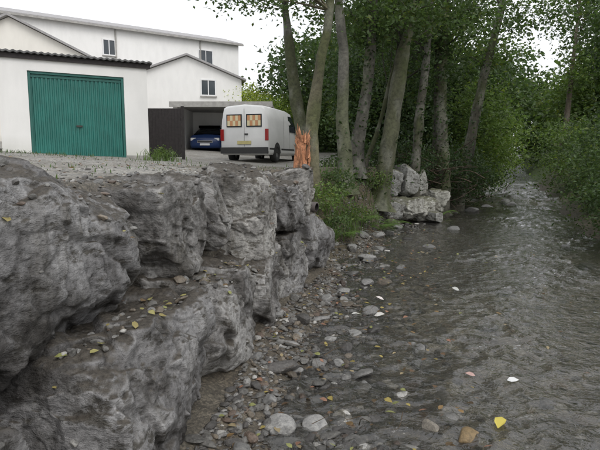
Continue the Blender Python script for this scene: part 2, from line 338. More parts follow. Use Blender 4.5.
def tube(pts,rad,sides=8,bump=.0,seed=0):
    pts=np.asarray(pts,float); n=len(pts); tg=np.gradient(pts,axis=0); tg/=np.linalg.norm(tg,axis=1)[:,None]+1e-9
    ref=np.array([0,1,0.]) if abs(tg[0,1])<.9 else np.array([1,0,0.])
    a=np.cross(tg,ref); a/=np.linalg.norm(a,axis=1)[:,None]+1e-9; bb=np.cross(tg,a)
    th=np.arange(sides)/sides*2*np.pi
    ring=pts[:,None]+(a[:,None]*np.cos(th)[None,:,None]+bb[:,None]*np.sin(th)[None,:,None])*np.asarray(rad)[:,None,None]
    if bump:
        q=ring.reshape(-1,3); k=1+bump*fbm(q*[5,5,1.6],3,seed); ring=pts[:,None]+(ring-pts[:,None])*k.reshape(n,sides)[:,:,None]
    i=np.arange(n*sides).reshape(n,sides); j=np.roll(i,-1,axis=1)
    return ring.reshape(-1,3),np.stack([i[:-1],j[:-1],j[1:],i[1:]],-1).reshape(-1,4)
def spline(ctrl,n):
    ctrl=np.asarray(ctrl,float); tt=np.linspace(0,len(ctrl)-1,n); out=[]
    c=np.vstack([2*ctrl[0]-ctrl[1],ctrl,2*ctrl[-1]-ctrl[-2]])
    for s in tt:
        k=min(int(s),len(ctrl)-2); f=s-k; p0,p1,p2,p3=c[k],c[k+1],c[k+2],c[k+3]
        out.append(.5*((2*p1)+(-p0+p2)*f+(2*p0-5*p1+4*p2-p3)*f*f+(-p0+3*p1-3*p2+p3)*f**3))
    return np.array(out)
def tree(name,ctrl,r0,r1,blobs,seed,bark=(.16,.15,.115),nlimb=8,ivy=0,ivyz=(0,5)):
    r=np.random.default_rng(seed); Vs,Fs,Ts,Ms=[],[],[],[]; off=0
    def add(V,Fq,T,mi):
        nonlocal off
        Vs.append(V); Fs.append(Fq+off); Ts.append(T); Ms.append(np.full(len(Fq),mi)); off+=len(V)
    bark=np.array(bark)*.62
    path=spline(ctrl,60); n=len(path); t=np.linspace(0,1,n)
    path[:,0]+=.04*np.sin(t*9+seed)*sm(0,.15,t); path[:,1]+=.03*np.cos(t*7+seed)
    rad=r0*1.12*(1-t)+r1*t+r0*.9*np.exp(-t*30)
    V,Fq=tube(path,rad,20,.2,seed)
    g_=fbm(V*[2.5,2.5,1.2],3,seed+2)[:,None]; tb=bark[None]*(1+.5*g_); moss=sm(0,.6,fbm(V*[1.6,1.6,.8],3,seed+9)+.15)[:,None]*.6
    pale=sm(.25,.6,fbm(V*[4,4,2.5],3,seed+19))[:,None]*.5
    tb=tb*(1-moss)+np.array([[.07,.085,.03]])*moss; tb=tb*(1-pale)+np.array([[.19,.19,.16]])*pale
    add(V,Fq,tb.clip(.02,1),0)
    if blobs:
        LV,LF,LT,cen=sprays(blobs,r)
        pick=cen[r.choice(len(cen),min(nlimb*3,len(cen)),replace=False)]
        imin=int(np.argmin(np.abs(path[:,2]-(path[0,2]+.40*(path[-1,2]-path[0,2])))))
        for k,c in enumerate(pick):
            zc=c[2]-r.uniform(.8,2.5)*(1 if k<nlimb else .4); i=int(np.argmin(np.abs(path[:,2]-zc))); i=max(imin,min(n-2,i)); p=path[i]
            dist=np.linalg.norm(c-p)
            if dist<.4: continue
            mid=(p+c)/2+r.normal(0,.10*dist,3)+np.array([0,0,.08*dist])
            pp=spline([p,mid,c],9); br=(min(rad[i]*.35,.025+.006*dist) if k<nlimb else .011)
            V,Fq=tube(pp,np.linspace(br,.005,9),5); add(V,Fq,np.tile(bark*.8,(len(V),1)),0)
        add(LV,LF,LT,1)
    if ivy:
        ii=r.integers(0,n,ivy); ok=(path[ii,2]>ivyz[0])&(path[ii,2]<ivyz[1]); ii=ii[ok]
        a=r.uniform(0,6.28,len(ii)); rr_=rad[ii]+r.exponential(.07,len(ii))
        p=path[ii]+np.stack([np.cos(a)*rr_,np.sin(a)*rr_,r.uniform(-.2,.2,len(ii))],1)
        T=np.array([[.04,.07,.025]])*r.uniform(.5,1.5,(len(p),1))
        V,Fq,T=leaf_quads(p,.08,T,r,aspect=.8); add(V,Fq,T,1)
    return np_mesh(name,np.concatenate(Vs),np.concatenate(Fs),[M_bark,M_leaf],mi=np.concatenate(Ms),tint=np.concatenate(Ts),smooth=True)
G1=(.070,.112,.040); G2=(.048,.080,.030); G3=(.105,.16,.048); G4=(.038,.065,.025); GB=(.13,.195,.05)
def gz(x,y): return float(ground_h(np.array([x]),np.array([y]))[0])-.1
def T(name,bx,by,tx,tz,ty=None,r0=.15,seed=1,H=10,blobs=(),bend=0,**k):
    b=gz(bx,by); ty=by if ty is None else ty
    s=(tx-bx)/(tz-b)
    ctrl=[(bx,by,b),(bx+(tx-bx)*.33+bend,by,b+(tz-b)*.33),(bx+(tx-bx)*.68+bend,by,b+(tz-b)*.68),(tx,ty,tz),(tx+s*(H-tz)*.8,ty+.2,H)]
    return tree(name,ctrl,r0,r0*.3,list(blobs),seed,**k)
T('alder_tree',.10,13,-.45,5.6,r0=.16,seed=1,H=11,bend=.05,blobs=[(-1.,13.5,7.6,2.2,2,2.0,70,40,.35,.12,G1),(-.9,12.5,5.6,1.2,.9,.5,24,40,.3,.11,G1)],bark=(.17,.16,.135))
T('alder_tree',.22,9.6,.52,4.6,r0=.13,seed=2,H=9.5,bend=-.06,blobs=[(.8,9.8,6.8,2.0,2,1.6,65,40,.35,.11,G1),(-.5,9.3,4.65,.8,.8,.35,22,40,.25,.09,G1)],bark=(.24,.225,.14))
T('ash_tree',1.0,11,.78,5,r0=.15,seed=3,H=11,blobs=[(.6,11.5,7.3,2.2,2,2,65,40,.35,.12,G1),(1.1,11.6,4.8,1.3,.9,.6,48,40,.3,.11,G1)],bark=(.17,.165,.14),ivy=420,ivyz=(1,2.6))
T('ash_tree',1.28,12,1.68,5.3,r0=.15,seed=4,H=11,blobs=[(2,12.5,7.8,2,2,2,65,40,.35,.12,G1),(1.7,12.6,4.7,1,.9,.7,36,40,.3,.12,G1)],bark=(.12,.115,.095),ivy=700,ivyz=(1,5))
T('sapling',1.5,12.6,2.35,4.2,r0=.055,seed=5,H=6.5,blobs=[(2.6,12.8,5.4,1,1,.8,36,40,.3,.12,G3)],nlimb=6,bark=(.12,.11,.09))
T('alder_tree',1.87,12.3,2.66,5.4,r0=.20,seed=6,H=11,bend=-.06,blobs=[(2.8,12.2,7.6,2.2,2,1.8,80,40,.35,.12,G1),(2.8,11.0,4.75,1.4,.9,.45,56,42,.28,.10,G1)],bark=(.15,.155,.095),ivy=260,ivyz=(.5,2.2))
T('alder_tree',4.1,15.2,4.0,6.2,r0=.23,seed=7,H=12,blobs=[(3.6,15.5,8.6,2.4,2.5,2.4,100,40,.45,.15,G2),(3.4,15.8,4.8,1.4,1,1.3,70,40,.4,.13,G2),(4.8,14.4,5.4,1.4,1,.7,70,40,.35,.12,G1)],bark=(.08,.075,.055),ivy=2600,ivyz=(.8,7))
T('alder_tree',5.1,17,6.4,7.1,r0=.18,seed=8,H=11,blobs=[(6.0,18.2,8.6,2.3,2,1.6,90,40,.45,.15,G1),(5.4,17.6,5.4,1.2,1.2,1.1,50,40,.4,.14,G3),(7.0,16.2,6.0,1.2,1,.6,40,40,.4,.13,G1)],bark=(.10,.095,.07),ivy=900,ivyz=(.8,5))
T('ash_tree',3.0,13.8,3.3,5.8,r0=.14,seed=9,H=10,blobs=[(2.9,14.2,6.5,1.9,1.5,1.6,80,40,.4,.13,G2),(3,14.8,4.2,1.2,.9,.9,50,40,.35,.12,G2)],bark=(.09,.085,.065),ivy=1300,ivyz=(.8,5.5))
T('ash_tree',5.0,19,4.9,6.5,r0=.19,seed=10,H=12,blobs=[(4.0,20,7.5,2.8,2,3,110,40,.5,.17,G2)],bark=(.09,.085,.065),ivy=1500,ivyz=(.8,6))
T('ash_tree',14.1,28.5,14.6,8,r0=.17,seed=11,H=13,blobs=[(15.6,29,10.3,2.4,2.5,2.4,100,40,.5,.2,G1),(14.4,28,6.0,1.3,1,1.8,34,40,.4,.18,G3)],bark=(.16,.13,.10))
T('willow_tree',9.0,14,9.2,6,r0=.2,seed=12,H=9.5,blobs=[(9.0,13.6,6.1,2.2,2.2,1.8,160,40,.42,.13,G1),(8.2,13.,4.6,.9,1.4,1.3,60,45,.34,.12,G2),(9.6,14,3.,1.5,2,2.0,110,40,.4,.13,G2)],bark=(.10,.09,.07))
T('alder_tree',18.5,31,18.4,9,r0=.25,seed=13,H=12,blobs=[(18.6,31,8.0,3.4,3,3.2,140,40,.6,.22,G1),(16.6,30,4.4,3,2,2.6,130,40,.55,.2,G3)],bark=(.10,.09,.07))
# broken stump with fresh torn wood
def stump():
    r=np.random.default_rng(5); bx,by=.06,9.35; b=gz(bx,by); path=np.array([(bx-.04*math.sin(t*3),by,b+t*(2.02-b)) for t in np.linspace(0,1,20)])
    V,Fq=tube(path,np.linspace(.17,.085,20),18,.5,8)
    zrel=(V[:,2]-b)/(2.02-b); tornz=sm(.3,.5,zrel+.3*vnoise(V*6,3))[:,None]
    Tt=np.array([[.11,.095,.07]])*(1-tornz)+np.array([[.46,.21,.11]])*tornz*(.7+.5*hsh((V[:,0]*90).astype(int),(V[:,1]*90).astype(int),(V[:,2]*9).astype(int),3))[:,None]
    Vs=[V];Fs=[Fq];Ts=[Tt];off=len(V)
    for k in range(40):
        a=r.uniform(0,6.28); z0=1.4+r.uniform(0,.6); q=np.array([bx+.09*math.cos(a),by+.09*math.sin(a),z0]); tip=q+np.array([.04*math.cos(a),.04*math.sin(a),r.uniform(.10,.28)])+r.normal(0,.015,3)
        v,f=tube(np.array([q,(q+tip)/2+r.normal(0,.012,3),tip]),[.024,.018,.003],5); Vs.append(v);Fs.append(f+off);off+=len(v); Ts.append(np.tile(np.array([.50,.24,.13])*r.uniform(.5,1.2),(len(v),1)))
    np_mesh('broken_tree_stump',np.concatenate(Vs),np.concatenate(Fs),[M_wood],tint=np.concatenate(Ts),smooth=True)
stump()
def foliage(name,blobs,seed):
    r=np.random.default_rng(seed); V,Fq,Tt,c=sprays(blobs,r); return np_mesh(name,V,Fq,[M_leaf],tint=Tt)
foliage('streamside_shrub',[(5.8,8.9,.9,.7,1.1,.75,90,45,.22,.075,G2),(6.5,10.5,1.3,1.0,1.4,1.1,130,45,.28,.085,G1),(5.5,7.6,.8,.6,1,.6,60,45,.2,.07,G2)],31)
foliage('streamside_shrub',[(8.1,13.4,1.4,1.2,1.6,1.2,130,45,.32,.10,G2),(9.7,16.5,1.7,1.5,2,1.6,140,45,.36,.11,G1)],32)
foliage('streamside_shrub',[(12,22,1.9,1.7,2.6,1.7,150,45,.4,.14,G3),(14.5,27,2.2,2,3,2,140,45,.45,.16,G1)],33)
foliage('elder_bush',[(7.3,21.5,2.1,1.3,1.8,1.5,170,45,.4,.14,GB),(6.6,19.5,3.6,1.2,1.2,1.3,90,45,.4,.14,G3),(8.9,25,2.3,1.4,2,1.9,140,45,.42,.15,GB)],34)  # sunlit look of the elder is put into its brighter leaf tint GB
foliage('ivy_bank',[(2.6,14.8,1.6,1.4,.9,.6,90,45,.3,.10,G4),(4.3,16.2,1.3,1.6,1.2,.9,140,45,.32,.10,G4),(5.6,18.4,1.2,1.3,1.4,.9,100,45,.32,.11,G2),(1.2,13.6,1.5,1.0,.7,.3,40,45,.22,.08,G2)],35)
foliage('yellow_green_bush',[(-3.4,32,5.0,1.5,1.2,1.25,150,45,.32,.13,(.32,.38,.07)),(-5.0,32.5,4.9,1.1,1,1,70,45,.3,.13,(.28,.34,.07)),(-1.6,32,4.4,1.2,1.2,1.3,110,45,.3,.13,(.20,.28,.06))],36)
bl=[]
r=np.random.default_rng(44)
for k in range(64):
    yy=r.uniform(26,60); cx=.45*(yy-8)+ (r.uniform(-13,-3.0) if k%2 else r.uniform(5.5,24))
    if cx<yy*.02: cx=yy*.02+r.uniform(1.5,6)
    zc=r.uniform(2.5,9.5)
    if .40<cx/yy<.50: zc=min(zc,.12*yy)
    bl.append((cx,yy,zc,r.uniform(2,3.4),r.uniform(2,3),r.uniform(2,3.2),70,30,.75,.35,[G1,G2,G3,G2][k%4]))
for k in range(46):
    yy=r.uniform(60,95); cx=r.uniform(.05,.8)*yy; zc=r.uniform(5,17)
    if .38<cx/yy<.52: zc=min(zc,.13*yy)
    bl.append((cx,yy,zc,r.uniform(4,6),4,r.uniform(3.5,5),68,30,1.3,.65,[G1,G2,G3,G1][k%4]))
for k in range(10):
    bl.append((r.uniform(2.2,8),r.uniform(22,27),r.uniform(2,6),1.7,1.6,1.7,80,40,.5,.2,[G2,G4,G1][k%3]))
for k in range(12):
    bl.append((r.uniform(-4.5,1.5),r.uniform(36,44),r.uniform(3.5,6),2,1.5,1.6,60,36,.6,.26,[G3,G1][k%2]))
foliage('distant_woodland',bl,45)
def sticks(name,items,seed,col=(.12,.095,.07)):
    r=np.random.default_rng(seed); Vs,Fs,off=[],[],0
    for (c,R_,n,L_,rad) in items:
        for k in range(n):
            p=np.array(c)+r.normal(0,1,3)*np.array(R_); a=r.uniform(0,6.28); e=r.normal(.15,.35); d=np.array([math.cos(a)*math.cos(e),math.sin(a)*math.cos(e),math.sin(e)])*L_*r.uniform(.4,1)
            pp=spline([p-d/2,p+r.normal(0,.08*L_,3),p+d/2],7); v,f=tube(pp,np.linspace(rad*r.uniform(.5,1.3),rad*.3,7),5); Vs.append(v);Fs.append(f+off);off+=len(v)
    V=np.concatenate(Vs); np_mesh(name,V,np.concatenate(Fs),[M_bark],tint=np.array([col])*(1+.4*vnoise(V*3,3))[:,None],smooth=True)
sticks('brushwood_pile',[((3.9,14.8,1.2),(.5,.4,.3),34,1.3,.016),((2.9,14.6,1.6),(.6,.3,.2),22,1.2,.012),((4.6,16,.9),(.6,.4,.35),28,1.3,.018)],61,(.075,.055,.04))
sticks('twigs',[((.15,4.6,.12),(.2,1.6,.0),30,.25,.003),((-.8,2.6,.84),(.08,.8,.02),10,.2,.003),((1.0,9.5,.25),(.5,1,.05),30,.5,.006)],62,(.09,.065,.04))
def fern(name,pts,seed,tint=(.12,.20,.05)):
    r=np.random.default_rng(seed); Vs,Ts=[],[]
    for (cx,cy,L_,nf) in pts:
        cz=gz(cx,cy)+.2
        for k in range(nf):
            a=k/nf*6.28+r.uniform(-.3,.3); t=np.linspace(0,1,26); Lf=L_*r.uniform(.7,1.1)
            hx=Lf*(t*.9); hz=Lf*(.95*t-.75*t*t*1.15)*r.uniform(.8,1.3)
            ax=np.stack([cx+np.cos(a)*hx,cy+np.sin(a)*hx,cz+hz],1); sd=np.array([-math.sin(a),math.cos(a),0])
            w=Lf*.22*np.sin(np.pi*np.clip(t*.92+.08,0,1))**.8
            tc=np.array(tint)*r.uniform(.7,1.3)
            for s in (-1,1):
                fw=np.array([math.cos(a),math.sin(a),-.1])
                for i in range(1,26):
                    p=ax[i]; tip=p+sd*s*w[i]+fw*w[i]*.35+np.array([0,0,-.15*w[i]]); q=fw*Lf*.014
                    Vs.append([p-q,(p+tip)/2-q*1.1,tip,(p+tip)/2+q*1.1]); Ts.append(tc)
    V=np.array(Vs).reshape(-1,3); np_mesh(name,V,np.arange(len(V)).reshape(-1,4),[M_leaf],tint=np.repeat(np.array(Ts),4,axis=0))
fern('fern',[(1.72,11.0,.6,14)],71)
fern('fern',[(.85,9.3,.5,12)],72)
fern('fern',[(2.1,11.8,.6,11),(1.3,10.5,.55,12)],73)
fern('fern',[(3.9,14.2,.5,10)],74)
def grass(name,items,seed):
    r=np.random.default_rng(seed); Vs,Ts=[],[]
    for (cx,cy,sx,sy,n,h,tn) in items:
        x=cx+r.normal(0,sx,n); y=cy+r.normal(0,sy,n); z=ground_h(x,y); k=z>.12; x,y,z=x[k],y[k],z[k]; n=len(x)
        a=r.uniform(0,6.28,n); l=h*r.uniform(.4,1.2,n); lean=l*r.uniform(.2,.9,n); w=.005+.012*h*r.uniform(.3,1,n)
        d=np.stack([np.cos(a),np.sin(a),a*0],1); s=np.stack([-np.sin(a),np.cos(a),a*0],1)*w[:,None]; b=np.stack([x,y,z-.02],1); up=np.array([[0,0,1.]])
        m1=b+d*lean[:,None]*.3+up*l[:,None]*.6; tp=b+d*lean[:,None]+up*l[:,None]*.9
        Vs.append(np.stack([b-s,b+s,m1+s,m1-s,m1-s,m1+s,tp+s*.1,tp-s*.1],1).reshape(-1,3)); Ts.append(np.repeat(np.array([tn])*r.uniform(.6,1.4,(n,1)),8,axis=0))
    V=np.concatenate(Vs); np_mesh(name,V,np.arange(len(V)).reshape(-1,4),[M_leaf],tint=np.concatenate(Ts))
grass('grass',[(.6,9.0,.2,.5,300,.32,(.10,.155,.05)),(.9,10.,.3,.5,300,.3,(.09,.14,.04)),(1.6,11.5,.5,.5,300,.28,(.08,.12,.04)),
     (-3.0,11.4,.2,.2,130,.28,G3),(-5.6,10.6,.8,.5,220,.10,G1),(-2,9,1.2,.6,160,.07,G1),(6.0,8.5,.5,1.5,500,.35,G1),(7.6,12,.7,2,500,.4,G1),(-1.,10.5,1.5,.4,200,.08,G1),(-1.9,5.2,.3,1,90,.06,G1)],81)
foliage('leafy_weeds',[(.5,9.,1.0,.3,.5,.2,24,36,.12,.06,G3),(.7,10.1,1.2,.35,.5,.25,30,36,.13,.06,G1),(1.5,12.1,1.2,.5,.4,.2,24,36,.15,.07,G3),(-3.0,11.5,1.75,.16,.2,.16,16,30,.1,.06,G3),(.55,8.4,.6,.25,.3,.15,18,30,.1,.05,G1),(1.1,9.9,.6,.3,.4,.15,20,30,.1,.05,G3)],82)
def litter(name,x,y,z,size,tints,seed):
    r=np.random.default_rng(seed); K=len(x); a=r.uniform(0,6.28,K); d=np.stack([np.cos(a),np.sin(a),r.normal(0,.2,K)],1); s=np.stack([-np.sin(a),np.cos(a),r.normal(0,.25,K)],1); c=np.stack([x,y,z],1)
    sz=(size*r.uniform(.6,1.3,K))[:,None]; up=np.array([[0,0,1.]])*sz
    pts=[c-d*sz*.5, c-d*sz*.2+s*sz*.3+up*.08, c+d*sz*.15+s*sz*.28+up*.1, c+d*sz*.55+up*.05*r.normal(0,1,(K,1)), c+d*sz*.15-s*sz*.28+up*.1, c-d*sz*.2-s*sz*.3+up*.08]
    np_mesh(name,np.stack(pts,1).reshape(-1,3),np.arange(K*6).reshape(-1,6),[M_litter],tint=np.repeat(tints,6,axis=0))
r=np.random.default_rng(91); LC=np.array([(.34,.27,.08),(.22,.14,.06),(.30,.24,.14),(.13,.08,.045),(.24,.25,.09),(.28,.15,.10),(.11,.075,.04)])
px,py=band(380,2,12,.05,1.1); z_=np.maximum(ground_h(px,py),0)+.03
qx=r.uniform(1,4.2,60); qy=r.uniform(2.6,9,60); qz=np.full(60,.018)
rx=r.uniform(-4,-1.3,60); ry=r.uniform(3,9,60); rz=ground_h(rx,ry)+.02
X_=np.concatenate([px,qx,rx]); Y_=np.concatenate([py,qy,ry]); Z_=np.concatenate([z_,qz,rz])
litter('fallen_leaves',X_,Y_,Z_,.05,LC[r.integers(0,7,len(X_))]*r.uniform(.7,1.2,(len(X_),1)),92)
litter('litter_scraps',np.array([1.52,3.05,.9,1.25,1.2,.55,.8,1.9]),np.array([3.55,5.2,5.7,3.65,2.95,4.9,5.1,6.2]),np.array([.02,.02,.04,.02,.02,.10,.03,.02]),.1,np.array([(.75,.75,.76),(.5,.55,.65),(.75,.68,.66),(.5,.33,.30),(.6,.5,.1),(.7,.7,.68),(.65,.63,.6),(.5,.5,.48)]),93)
bpy.context.view_layer.update(); dg=bpy.context.evaluated_depsgraph_get()
def drop(K,tr_,back=False):
    o=[]
    for k in range(K):
        yy=r.uniform(1.3,6.9); t_=r.uniform(*tr_); xx=np.interp(yy,UY,UX)*(1-t_)+np.interp(yy,BY,BX)*t_
        if back: xx=np.interp(yy,UY,UX)-r.uniform(.15,.8)
        hit,loc,nn,_,_,_=scene.ray_cast(dg,Vector((xx,yy,1.9)),Vector((0,0,-1)))
        if hit and nn.z>.5 and loc.z>.5: o.append(loc[:])
    return np.array(o)
a=drop(130,(0,.9))
litter('fallen_leaves',a[:,0],a[:,1],a[:,2]+.012,.04,np.array([(.36,.33,.13),(.3,.25,.10),(.27,.28,.10),(.16,.11,.06)])[r.integers(0,4,len(a))],94)
a=drop(460,(-.1,.75)); scatter('ledge_stones',a[:,0],a[:,1],r.lognormal(math.log(.013),.6,len(a)).clip(.005,.055),pebble_tints(len(a),r),n=3,seed=9,sink=.3,h=a[:,2])
a=drop(700,(0,0),True); scatter('crushed_rubble',a[:,0],a[:,1],r.lognormal(math.log(.012),.5,len(a)).clip(.006,.04),pebble_tints(len(a),r)*.9,n=2,seed=10,sink=.3,h=a[:,2])
K=1800; yy=r.uniform(1.5,11,K); xx=np.interp(yy,UY,UX)-.5-r.exponential(1.3,K); scatter('yard_gravel',xx,yy,r.lognormal(math.log(.010),.4,K).clip(.005,.03),pebble_tints(K,r)*1.2,n=2,seed=12,sink=.35)
# ---------------------------------------------------------------- hard-surface helpers
def boxes(name,items,parent=None,bev=0):
    mats=[];bm=bmesh.new()
    for it in items:
        m_=it[6]
        if m_ not in mats: mats.append(m_)
        x0,y0,z0,x1,y1,z1=it[:6]
        vs=[bm.verts.new(p) for p in ((x0,y0,z0),(x1,y0,z0),(x1,y1,z0),(x0,y1,z0),(x0,y0,z1),(x1,y0,z1),(x1,y1,z1),(x0,y1,z1))]
        for f in ((3,2,1,0),(4,5,6,7),(0,1,5,4),(1,2,6,5),(2,3,7,6),(3,0,4,7)):
            fc=bm.faces.new([vs[i] for i in f]); fc.material_index=mats.index(m_)
    if bev: bmesh.ops.bevel(bm,geom=list(bm.edges),offset=bev,segments=2,affect='EDGES',profile=.6)
    me=bpy.data.meshes.new(name); bm.to_mesh(me); bm.free()
    for m_ in mats: me.materials.append(m_)
    o=bpy.data.objects.new(name,me); link(o,parent); return o
def poly(name,verts,faces,m_,parent=None,smooth=False):
    me=bpy.data.meshes.new(name); me.from_pydata(verts,[],faces); me.materials.append(m_); me.update()
    if smooth:
        for p in me.polygons: p.use_smooth=True
    o=bpy.data.objects.new(name,me); return link(o,parent)
def stained(name,col):
    m,nt,out=mat(name); b=N(nt,'ShaderNodeBsdfPrincipled'); b.inputs['Roughness'].default_value=.85
    tc=N(nt,'ShaderNodeTexCoord'); mp=N(nt,'ShaderNodeMapping'); mp.inputs['Scale'].default_value=(2,2,.7); nt.links.new(tc.outputs['Object'],mp.inputs['Vector'])
    n=noise(nt,mp.outputs[0],1.2,5,.6); n2=noise(nt,tc.outputs['Object'],1.1,6,.65); sx=N(nt,'ShaderNodeSeparateXYZ'); nt.links.new(tc.outputs['Object'],sx.inputs[0])
    r_=ramp(nt,n.outputs[0],[(.3,[c*.92 for c in col]),(.6,col)])
    mr=N(nt,'ShaderNodeMapRange'); mr.inputs['From Min'].default_value=.55; mr.inputs['From Max'].default_value=-.1; nt.links.new(sx.outputs[2],mr.inputs['Value'])
    mm=N(nt,'ShaderNodeMath',operation='MULTIPLY'); nt.links.new(mr.outputs[0],mm.inputs[0]); nt.links.new(n2.outputs[0],mm.inputs[1])
    c=mixc(nt,mm.outputs[0],r_.outputs[0],(.26,.27,.18)); nt.links.new(c,b.inputs['Base Color'])
    nt.links.new(bump(nt,noise(nt,tc.outputs['Object'],60,3).outputs[0],.3,.006).outputs[0],b.inputs['Normal'])
    nt.links.new(b.outputs[0],out.inputs[0]); return m
M_render=stained('white_render',(.84,.83,.81))
M_cream=stained('cream_render',(.82,.79,.73))
M_green=plain('green_door_paint',(.02,.15,.125),.42,var=.18,scale=2.5)
M_greend=plain('green_frame_paint',(.02,.12,.10),.5,var=.1)
M_asb=plain('fibre_cement_sheet',(.12,.12,.12),.9,var=.35,scale=9)
M_fence=plain('dark_timber',(.035,.03,.03),.8,var=.3,scale=12)
M_glass=plain('window_glass',(.05,.06,.07),.08,var=.2,scale=1)
M_white=plain('white_trim',(.78,.78,.78),.4,var=.04)
M_slate=plain('slate_roof',(.33,.32,.32),.7,var=.2,scale=8)
M_conc=plain('concrete',(.34,.33,.31),.9,var=.2,scale=5,bmp=.3)
M_dark=plain('dark_interior',(.05,.045,.04),.9,var=.4,scale=4)
ga=math.atan2(1.6,2.9); gar=empty('garage',(-6.8,12.0,1.6)); gar.rotation_euler=(0,0,ga)
W=3.31; gh=2.38
boxes('walls',[(-.0,0,-.4,.60,.2,gh,M_render),(2.74,0,-.4,W,.2,gh,M_render),(.60,0,2.03,2.74,.2,gh,M_render),(0,.2,-.4,.18,5,gh,M_render),(W-.18,.2,-.4,W,5,gh,M_render),(.18,4.8,-.4,W-.18,5,gh,M_render)],gar)
boxes('plinth',[(-.01,-.015,-.4,.59,-.002,.10,M_conc),(2.75,-.015,-.4,W+.01,-.002,.10,M_conc)],gar)
boxes('door_frame',[(.602,.03,-.1,.66,.16,2.028,M_greend),(2.68,.03,-.1,2.738,.16,2.028,M_greend),(.66,.03,1.97,2.68,.16,2.028,M_greend)],gar,bev=.006)
pts=[]
for k in range(23):
    a=.66+k*2.02/22*1.0
    pts+=[(a,.10),(a+.03,.10),(a+.042,.078),(a+.08,.078)]
pts=[p for p in pts if p[0]<=2.68]+[(2.68,.10)]
vs=[];fs=[]
for (a,b_) in pts: vs+=[(a,b_,-.05),(a,b_,1.97)]
for k in range(len(pts)-1): fs.append((2*k,2*k+2,2*k+3,2*k+1))
poly('up_and_over_door',vs,fs,M_green,gar)
boxes('door_rails',[(.66,.066,0.02,2.68,.074,.09,M_greend),(1.60,.05,.78,1.74,.07,.82,M_dark),(.66,.066,1.90,2.68,.074,1.96,M_greend)],gar)
vs=[];fs=[];ns=120
for k in range(ns+1):
    a=-.12+(W+.24)*k/ns; zc=gh+.04+.014*math.sin(k*1.3)
    vs+=[(a,-.14,zc+.02),(a,5.15,zc-.12),(a,-.14,zc-.02),(a,5.15,zc-.18)]
for k in range(ns):
    i=4*k; fs+=[(i,i+4,i+5,i+1),(i+2,i+3,i+7,i+6),(i,i+2,i+6,i+4),(i+1,i+5,i+7,i+3)]
poly('corrugated_roof',vs,fs,M_asb,gar)
boxes('fascia',[(-.08,-.06,gh-.10,W+.08,-.02,gh+.0,M_fence)],gar)
ng=empty('neighbouring_garage',(-7.0,11.6,1.6)); ng.rotation_euler=(0,0,ga)
boxes('walls',[(-3.2,0,-.4,-.10,.25,2.32,M_render),(-3.2,.25,-.4,-3,5,2.32,M_render),(-.3,.25,-.4,-.1,5,2.32,M_render)],ng)
boxes('roof',[(-3.3,-.1,2.322,-.02,5.1,2.42,M_asb)],ng)
boxes('downpipe',[(-.095,-.02,-.3,-.03,.05,2.32,M_fence)],ng,bev=.01)
boxes('door',[(-2.8,-.02,-.1,-.7,-.003,1.95,M_greend)],ng)
gt=empty('timber_gate',(-4.95,17,1.68))
its=[]
for k in range(11): its.append((k*.102,0,0,k*.102+.100,.022,1.55,M_fence))
its+=[(0,.024,.3,1.12,.06,.4,M_fence),(0,.024,1.15,1.12,.06,1.25,M_fence),(-.09,-.02,-.2,-.01,.07,1.62,M_fence),(1.13,-.02,-.2,1.22,.07,1.62,M_fence)]
boxes('boards_and_posts',its,gt,bev=.003)
bw=empty('garden_wall',(-8.,17.3,1.6)); boxes('masonry',[(0,0,-.3,2.95,.2,1.3,M_render),(-.0,-.03,1.302,2.95,.23,1.36,M_conc)],bw)
cp=empty('open_garage',(-6.35,26.5,2.0))
boxes('walls',[(0,0,-.5,.22,5.5,2.3,M_render),(4.6,0,-.5,4.82,5.5,2.3,M_render),(.22,5.3,-.5,4.6,5.5,2.3,M_dark),(2.75,0,-.5,2.9,.16,2.3,M_render)],cp)
boxes('flat_roof',[(-.1,-.15,2.302,4.95,5.7,2.42,M_conc),(-.14,-.2,2.2,4.99,-.152,2.47,M_conc)],cp)
boxes('back_shelf',[(.4,4.9,.9,4.4,5.28,.95,M_fence),(.6,4.95,.952,1.1,5.2,1.3,M_conc),(1.4,4.95,.952,1.8,5.2,1.2,M_render)],cp)
# ---------------------------------------------------------------- vehicles
def loft(name,secs,m_,parent):
    n=len(secs[0]); vs=[p for s in secs for p in s]; fs=[]
    for i in range(len(secs)-1):
        for j in range(n): fs.append((i*n+j,i*n+(j+1)%n,(i+1)*n+(j+1)%n,(i+1)*n+j))
    fs.append(tuple(range(n))[::-1]); fs.append(tuple((len(secs)-1)*n+j for j in range(n)))
    return poly(name,vs,fs,m_,parent,True)
def wheel(parent,x,y,z,r_,w,nm,Mt,Mh):
    prof=[(r_*.55,-w/2),(r_*.92,-w/2),(r_,-w/2+.03),(r_,w/2-.03),(r_*.92,w/2),(r_*.55,w/2)]
    vs=[];fs=[];n=6
    for k in range(28):
        a=k/28*2*math.pi; vs+=[(x+y_,y+rr*math.cos(a),z+rr*math.sin(a)) for rr,y_ in prof]
    for i in range(28):
        for j in range(n): fs.append((i*n+j,i*n+(j+1)%n,((i+1)%28)*n+(j+1)%n,((i+1)%28)*n+j))
    poly(nm+'_tyre',vs,fs,Mt,parent,True)
    vs=[];fs=[]
    for sgn in (-1,1):
        b_=len(vs); vs.append((x+sgn*(w/2-.02),y,z))
        for k in range(28): a=k/28*2*math.pi; vs.append((x+sgn*(w/2-.04),y+r_*.57*math.cos(a),z+r_*.57*math.sin(a)))
        for k in range(28): fs.append((b_,b_+1+k,b_+1+(k+1)%28))
    poly(nm+'_hub',vs,fs,Mh,parent)
M_vanw=plain('van_white_paint',(.68,.68,.67),.3,var=.08,scale=1.5)
M_tyre=plain('tyre_rubber',(.02,.02,.02),.85)
M_hub=plain('steel_hub',(.35,.35,.36),.4,metal=.6)
M_plast=plain('black_plastic',(.03,.03,.03),.6)
